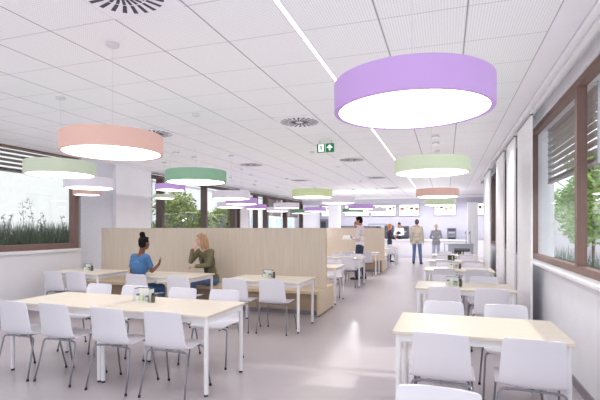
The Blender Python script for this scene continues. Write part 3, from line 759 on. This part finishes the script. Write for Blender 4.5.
    if g('apron'):
        bm = bm_new(); add_ball(bm, J['chest']+TF @ V((0, .03*s, -.08*s)), (.12*s, .11*s, .15*s), TF); add_ball(bm, J['pelvis']+V((0, 0, .0)), (.176*s, .132*s, .2*s), PF)
        remesh('apron', bm, CL['apron'], t, vox, 3)
    # ---- trousers
    bm = bm_new()
    add_ball(bm, J['pelvis'], (.162*s+G*.3, .112*s+G*.3, .115*s), PF)
    for q in 'RL':
        lo = g('leg', 1.0)
        add_cap(bm, J['p'+q], J['k'+q], .09*s+G*.3, .062*s+G*.4)
        add_cap(bm, J['k'+q], J['k'+q].lerp(J['a'+q], .92*lo), .062*s+G*.4, .05*s+G*.4)
    remesh('trousers', bm, CL[look['legs']], t, vox, 4)
    for q in 'RL':
        bm = bm_new(); a, b = J['a'+q].copy(), J['t'+q].copy(); a.z -= .045*s; back = (a-b); back.z = 0; back = back.normalized()*.03*s
        add_cap(bm, a+back, b, .042*s, .034*s); add_cap(bm, a, J['a'+q]+V((0, 0, .0)), .044*s, .044*s); add_ball(bm, b, (.042*s, .042*s, .032*s))
        o = remesh('shoe', bm, CL['shoe'], t, vox*.9, 3)
    return t
# seated woman in scrubs
person('woman in blue scrubs with a black hair bun seated with her back turned', (-4.86, 6.1, 0), 0, .955,
       dict(pelvis=(0, 0, .565), chest=(.01, .02, .93), neck=(.045, .03, 1.175), head=(.09, .05, 1.36), hf=(.2, .97, -.02), sR=(.17, .0, 1.115), sL=(-.14, .07, 1.115), eR=(.21, .1, .87), eL=(-.195, .07, .85),
            wR=(.2, .29, .96), wL=(-.12, .26, .845), hR=(.205, .355, 1.03), hL=(-.05, .34, .85), pR=(.09, .02, .54), pL=(-.09, .03, .54), kR=(.17, .42, .55), kL=(-.03, .45, .55), aR=(.17, .42, .09), aL=(-.03, .44, .09),
            tR=(.2, .57, .03), tL=(-.01, .59, .03), nR=(-.5, .1, .6), thR=(-.3, -.6, .4), nL=(0, 0, -1), thL=(1, 0, 0)),
       dict(skin='brown', hair='black', style='bun', top='scrub', top_name='scrub_top', sleeve='short', legs='scrub', female=True), .0085)
# seated woman in olive jacket
person('blonde woman in olive jacket seated on the bench, hand at her chin', (-4.27, 7.52, 0), 0, 1.01,
       dict(pelvis=(0, 0, .56), chest=(-.03, -.12, .91), neck=(-.06, -.18, 1.145), head=(-.1, -.24, 1.315), hf=(-.82, -.56, -.1), sR=(-.22, -.13, 1.085), sL=(.105, -.24, 1.09), eR=(-.235, -.38, .92), eL=(.145, -.41, .86),
            wR=(-.21, -.37, 1.14), wL=(-.08, -.48, .84), hR=(-.195, -.33, 1.23), hL=(-.17, -.49, .84), pR=(-.07, .05, .54), pL=(.07, -.05, .54), kR=(-.32, -.27, .56), kL=(-.18, -.37, .56), aR=(-.35, -.34, .09), aL=(-.24, -.44, .09),
            tR=(-.44, -.46, .03), tL=(-.33, -.56, .03), nR=(.2, 1, 0), thR=(1, .2, .2), nL=(0, 0, -1), thL=(0, 1, 0), curl=1.1),
       dict(skin='fair', hair='blonde', style='long', top='olive', top_name='jacket', inner='dtee', legs='jeans', female=True, leg=.62), .0085)
# standing man with phone
man = person('man in white shirt and navy trousers standing with a hand at his face', (-2.46, 13.14, 0), math.radians(88), 1.09,
       dict(head=(0, .03, 1.62), hf=(0, 1, -.12), eL=(-.23, .03, 1.15), wL=(-.07, .17, 1.12), hL=(-.01, .24, 1.15), eR=(.24, .14, 1.2), wR=(.1, .14, 1.42), hR=(.07, .135, 1.53), nL=(.5, 0, .8), thL=(.3, 0, 1), nR=(-1, -.2, 0), thR=(0, 1, 0), curl=.8,
            kL=(-.1, .06, .5), aL=(-.1, .07, .09), tL=(-.12, .22, .03), aR=(.1, -.1, .09), tR=(.13, .06, .03)),
       dict(skin='tan', hair='black', style='short', top='shirt', sleeve='long', legs='navy', collar=True, hem=.1), .01)
def world_of(p, q, s): return p.matrix_basis @ (V(q)*s)
p = world_of(man, (.03, .25, 1.15), 1.09)
t = thing('paper_sheet', 'white sheet of paper held by the standing man', 'paper', p, math.radians(88))
bm = bm_new()
for i in range(6):
    a, b = i/6, (i+1)/6; f = lambda u: .02*math.sin(u*2.5)-.1*u
    add_poly(bm, [(-.1, -.02+.27*a, f(a)), (.1, -.02+.27*a, f(a)), (.1, -.02+.27*b, f(b)), (-.1, -.02+.27*b, f(b))])
bmesh.ops.remove_doubles(bm, verts=bm.verts[:], dist=1e-5); obj('sheet', bm, PAPER, t, True); t.rotation_euler = (math.radians(22), math.radians(-38), math.radians(88))
p = world_of(man, (.085, .145, 1.53), 1.09)
t = thing('mobile_phone', 'dark mobile phone in the hand at the standing man\'s face', 'phone', p, math.radians(88))
bm = bm_new(); add_rbox(bm, (-.005, -.035, -.07), (.005, .035, .07), .004); obj('phone_body', bm, M['black'], t)
# queue at the counter
person('man in beige jacket and blue jeans standing with his back turned', (-1.19, 19.57, 0), math.radians(-4), 1.1, dict(kR=(.12, .02, .5), aR=(.15, .0, .09), tR=(.18, .15, .03), aL=(-.12, -.04, .09)),
       dict(skin='tan', hair='dbrown', style='short', top='beige', top_name='jacket', legs='jeans', collar=True, hem=.0, skirt_jacket=True), .013)
person('woman in grey jacket and light jeans waiting at the counter', (-.43, 20.99, 0), math.radians(6), .99, dict(eR=(.25, .05, 1.14), wR=(.12, .22, 1.08), hR=(.04, .27, 1.1), eL=(-.25, .05, 1.14), wL=(-.12, .22, 1.06), hL=(-.03, .27, 1.06)),
       dict(skin='fair', hair='lblonde', style='pony', top='gray', top_name='jacket', legs='ljeans', female=True, collar=True, hem=.0, skirt_jacket=True), .013)
person('woman with orange hair in dark jacket beside the divider end', (-2.46, 20.5, 0), math.radians(-70), 1.0, dict(eR=(.23, .02, 1.14), wR=(.16, .23, 1.05), hR=(.12, .31, 1.06), eL=(-.23, .02, 1.14), wL=(-.14, .22, 1.04), hL=(-.1, .3, 1.04)),
       dict(skin='fair', hair='orange', style='bob', top='dark', top_name='jacket', legs='navy', female=True, hem=.05), .013)
person('server in white shirt and dark apron behind the counter', (-2.43, 24.6, 0), math.radians(160), 1.06, dict(hf=(0, 1, -.35), eR=(.25, .06, 1.14), wR=(.1, .27, 1.08), hR=(.02, .33, 1.07), eL=(-.25, .06, 1.14), wL=(-.1, .27, 1.1), hL=(-.02, .33, 1.1)),
       dict(skin='tan', hair='black', style='short', top='wht', legs='navy', apron=True), .013)

# ------------------------------------------------------------------ outside
sbox('ground', (-45, -10, -.25), (30, 60, -.12), M['pave'])
def leaf_cloud(bm, blobs, n, size, rnd):
    for _ in range(n):
        c, r = rnd.choice(blobs)
        d = V((rnd.gauss(0, 1), rnd.gauss(0, 1), rnd.gauss(0, 1))).normalized()*(rnd.random()**.45)
        p = V(c)+V((d.x*r[0], d.y*r[1], d.z*r[2]))
        a = V((rnd.gauss(0, 1), rnd.gauss(0, 1), rnd.gauss(0, .6))).normalized(); b = a.cross(V((rnd.gauss(0, 1), rnd.gauss(0, 1), rnd.gauss(0, 1)))).normalized()
        l = size*rnd.uniform(.6, 1.3); w = l*.45
        add_poly(bm, [p-a*l*.5, p+b*w*.5, p+a*l*.5, p-b*w*.5])
def tree(x, y, h, rad, label, n=2600, leaf=.2, m='leaf', seed=1, trunk=.07, low=.35):
    rnd = random.Random(seed)
    t = thing('leafy_tree', label, 'tree', (x, y, -.12))
    bm = bm_new(); add_tube(bm, [(0, 0, 0), (.03, .02, h*.3), (-.02, .05, h*.6), (.02, 0, h*.85)], trunk, 8); obj('trunk', bm, M['bark'], t, True)
    for k in range(5):
        a = 2*math.pi*k/5+rnd.random(); z = h*(.35+.08*k)
        bm = bm_new(); add_tube(bm, [(0, 0, z), (.3*rad*math.cos(a), .3*rad*math.sin(a), z+.15*h), (.6*rad*math.cos(a), .6*rad*math.sin(a), z+.22*h)], trunk*.4, 6); obj('branch', bm, M['bark'], t, True)
    blobs = []
    for k in range(11):
        a = rnd.random()*6.28; rr = rad*rnd.uniform(.1, .72); z = h*rnd.uniform(low, .88)
        q = rad*rnd.uniform(.3, .5); blobs.append(((rr*math.cos(a), rr*math.sin(a), z), (q, q, q*.8)))
    bm = bm_new(); leaf_cloud(bm, blobs, n, leaf, rnd); obj('foliage', bm, M[m], t, fix=False)
    return t
tree(-12.6, 18.5, 3.3, 2.1, 'bushy green tree outside, left of the slim window post', 9000, .17, 'leaf', 3, .07, .25)
tree(-12.4, 22.4, 2.9, 1.5, 'bushy green tree outside, right of the slim window post', 6500, .17, 'leaf', 5, .07, .25)
tree(4.7, 17.2, 4.6, 1.35, 'light green leafy tree outside the right window', 5200, .17, 'leaf2', 8, .05, .3)
tree(5.3, 21.2, 5.0, 1.6, 'light green leafy tree outside, left of the nearer right-hand tree', 5200, .19, 'leaf2', 11, .05, .3)
# planted bed outside the left window
t = thing('planter_box', 'raised planting bed outside the left window', 'planter', (-9.0, 5, -.12))
bm = bm_new(); add_rbox(bm, (-.6, -5, 0), (.6, 4.2, 1.05), .02); obj('planter_wall', bm, M['pave'], t)
rnd = random.Random(4); bm = bm_new()
for _ in range(7000):
    x = rnd.uniform(-9.55, -8.42); y = rnd.uniform(.5, 9.1); h = rnd.uniform(.42, .84); a = rnd.random()*6.28; l = rnd.uniform(.05, .24)
    px, py = .008*math.cos(a+1.57), .008*math.sin(a+1.57); lx, ly = l*math.cos(a), l*math.sin(a)
    add_poly(bm, [(x-px, y-py, .92), (x+px, y+py, .92), (x+px*.8+lx*.4, y+py*.8+ly*.4, .92+h*.6), (x-px*.8+lx*.4, y-py*.8+ly*.4, .92+h*.6)])
    add_poly(bm, [(x-px*.8+lx*.4, y-py*.8+ly*.4, .92+h*.6), (x+px*.8+lx*.4, y+py*.8+ly*.4, .92+h*.6), (x+lx, y+ly, .92+h)])
tag(obj('ornamental_grass', bm, M['grass'], fix=False), 'dense dark green grass growing outside the left window', 'grass', kind='stuff')
for i in range(16):
    y = 4.9+i*.25+rnd.uniform(-.1, .1); x = rnd.uniform(-9.1, -8.5)
    t = thing('grass_stalk', 'slender seed-headed grass stalk rising outside the left window', 'plant', (x, y, .9), 0, 'seed-headed stalks outside the left window')
    hh = rnd.uniform(.8, 1.4); lx, ly = rnd.uniform(-.2, .1), rnd.uniform(-.18, .22)
    bm = bm_new(); add_tube(bm, [(0, 0, 0), (lx*.3, ly*.3, hh*.5), (lx, ly, hh)], .004, 5); obj('stem', bm, M['stalk'], t)
    bm = bm_new()
    for k in range(26):
        f = rnd.uniform(.55, 1.0); c = V((lx*f+rnd.gauss(0, .03), ly*f+rnd.gauss(0, .04), hh*f+rnd.gauss(0, .02)))
        a = V((rnd.gauss(0, 1), rnd.gauss(0, 1), 1.2)).normalized()*.04; b = a.cross(V((rnd.random(), rnd.random(), .1))).normalized()*.014
        add_poly(bm, [c-a, c+b, c+a, c-b])
    obj('seed_head', bm, M['stalk'], t, fix=False)
# pale neighbouring buildings
def building(lo, hi, label, face, wins=True):
    t = thing('neighbouring_building', label, 'building', ((lo[0]+hi[0])/2, (lo[1]+hi[1])/2, -.12))
    o = V(((lo[0]+hi[0])/2, (lo[1]+hi[1])/2, -.12))
    bm = bm_new(); add_box(bm, V(lo)-o, V(hi)-o); obj('facade', bm, M['bld'], t)
    bm = bm_new(); add_box(bm, V((lo[0]-.15, lo[1]-.15, hi[2]))-o, V((hi[0]+.15, hi[1]+.15, hi[2]+.25))-o); obj('roof_edge', bm, M['lowwall'], t)
    y = lo[1]+1.5
    while wins and y < hi[1]-2:
        bm = bm_new(); add_box(bm, V((face-.03, y, 1.2))-o, V((face+.03, y+1.6, 2.6))-o); obj('window', bm, M['bldw'], t); y += 3.4
building((10, 26, -.12), (18, 60, 3.1), 'pale lavender building beyond the right garden', 10, False)
building((-27, -4, -.12), (-17, 21, 6), 'pale grey facade filling the view outside the left window', -17, False)
building((-26, 24, -.12), (-18, 52, 4.6), 'pale grey building beyond the trees at left', -18)
# right garden
t = thing('garden_wall', 'low pale wall outside the right window', 'wall', (7.6, 12, -.12))
bm = bm_new(); add_rbox(bm, (-.12, -9, 0), (.12, 26, 1.25), .01); obj('wall_body', bm, M['lowwall'], t)
bm = bm_new(); add_rbox(bm, (-.17, -9, 1.25), (.17, 26, 1.32), .01); obj('coping', bm, M['bld'], t)
rnd = random.Random(9); bm = bm_new()
for _ in range(3500):
    x = rnd.uniform(2.0, 3.5); y = rnd.uniform(4, 15.3); h = rnd.uniform(.5, 1.25); a = rnd.random()*6.28; l = rnd.uniform(.05, .3)
    px, py = .011*math.cos(a+1.57), .011*math.sin(a+1.57); lx, ly = l*math.cos(a), l*math.sin(a)
    add_poly(bm, [(x-px, y-py, -.12), (x+px, y+py, -.12), (x+px*.8+lx*.4, y+py*.8+ly*.4, -.12+h*.6), (x-px*.8+lx*.4, y-py*.8+ly*.4, -.12+h*.6)])
    add_poly(bm, [(x-px*.8+lx*.4, y-py*.8+ly*.4, -.12+h*.6), (x+px*.8+lx*.4, y+py*.8+ly*.4, -.12+h*.6), (x+lx, y+ly, -.12+h)])
tag(obj('meadow_grass', bm, M['grass'], fix=False), 'tall green grass outside the right window', 'grass', kind='stuff')

# ------------------------------------------------------------------ light
w = bpy.data.worlds.new('World'); bpy.context.scene.world = w; w.use_nodes = True
bg = w.node_tree.nodes['Background']; bg.inputs[0].default_value = (.94, .97, 1.0, 1); bg.inputs[1].default_value = 1.6
up = bpy.data.lights.new('unseen_ceiling_fill', 'AREA'); up.shape = 'RECTANGLE'; up.size = 8.2; up.size_y = 25; up.energy = 190; up.color = (.96, .985, 1)  # added fill above the pendants, faces up to brighten the ceiling, unseen from below
uo = bpy.data.objects.new('unseen_ceiling_fill', up); C.objects.link(uo); uo.location = (-3.3, 11.0, 2.36); uo.rotation_euler = (math.pi, 0, 0)
for yy, en in ((22.6, 120), (25.2, 150)):
    sl = bpy.data.lights.new('unseen_servery_fill', 'AREA'); sl.shape = 'RECTANGLE'; sl.size = 9; sl.size_y = .5; sl.energy = en  # added fill hidden behind the bulkhead to lift the servery, no modelled fitting
    so_ = bpy.data.objects.new('unseen_servery_fill', sl); C.objects.link(so_); so_.location = (-2, yy, 3.03)
for yy in (.9, 2.9, 5.15, 8.0, 10.4, 12.6, 14.6):
    sp_ = bpy.data.lights.new('unseen_wall_fill', 'SPOT'); sp_.energy = 46; sp_.spot_size = math.radians(96); sp_.spot_blend = 1; sp_.shadow_soft_size = 0  # row of invisible spots added to brighten the right wall and panels
    wo = bpy.data.objects.new('unseen_wall_fill', sp_); C.objects.link(wo); wo.location = (.3, yy, 3.02); wo.rotation_euler = V((.62, 0, -.9)).to_track_quat('-Z', 'Y').to_euler()
for xx, yy, en in ((-.4, 18.0, 42), (-3.6, 18.2, 42), (-.3, 23.0, 25)):
    pl = bpy.data.lights.new('unseen_hall_fill', 'POINT'); pl.energy = en; pl.shadow_soft_size = 0  # invisible fill points added to brighten the far end of the hall
    po = bpy.data.objects.new('unseen_hall_fill', pl); C.objects.link(po); po.location = (xx, yy, 2.0)
sun = bpy.data.lights.new('sun', 'SUN'); sun.energy = 2.6; sun.angle = math.radians(2.5); sun.color = (1, .95, .88)
so = bpy.data.objects.new('sun', sun); C.objects.link(so)
d = V((-.80, -.10, -.62)); so.rotation_euler = d.to_track_quat('-Z', 'Y').to_euler()

# ------------------------------------------------------------------ camera
cam = bpy.data.cameras.new('camera'); co = bpy.data.objects.new('camera', cam); C.objects.link(co)
co.location = (0, 0, 1.55); co.rotation_euler = (math.radians(90), 0, math.radians(18.357))
cam.sensor_width = 36; cam.lens = 36*440/600; cam.shift_y = 28/600; cam.clip_start = .05
bpy.context.scene.camera = co
vs = bpy.context.scene.view_settings
vs.view_transform = 'Standard'; vs.look = 'None'; vs.exposure = 0.03; vs.gamma = 1.0
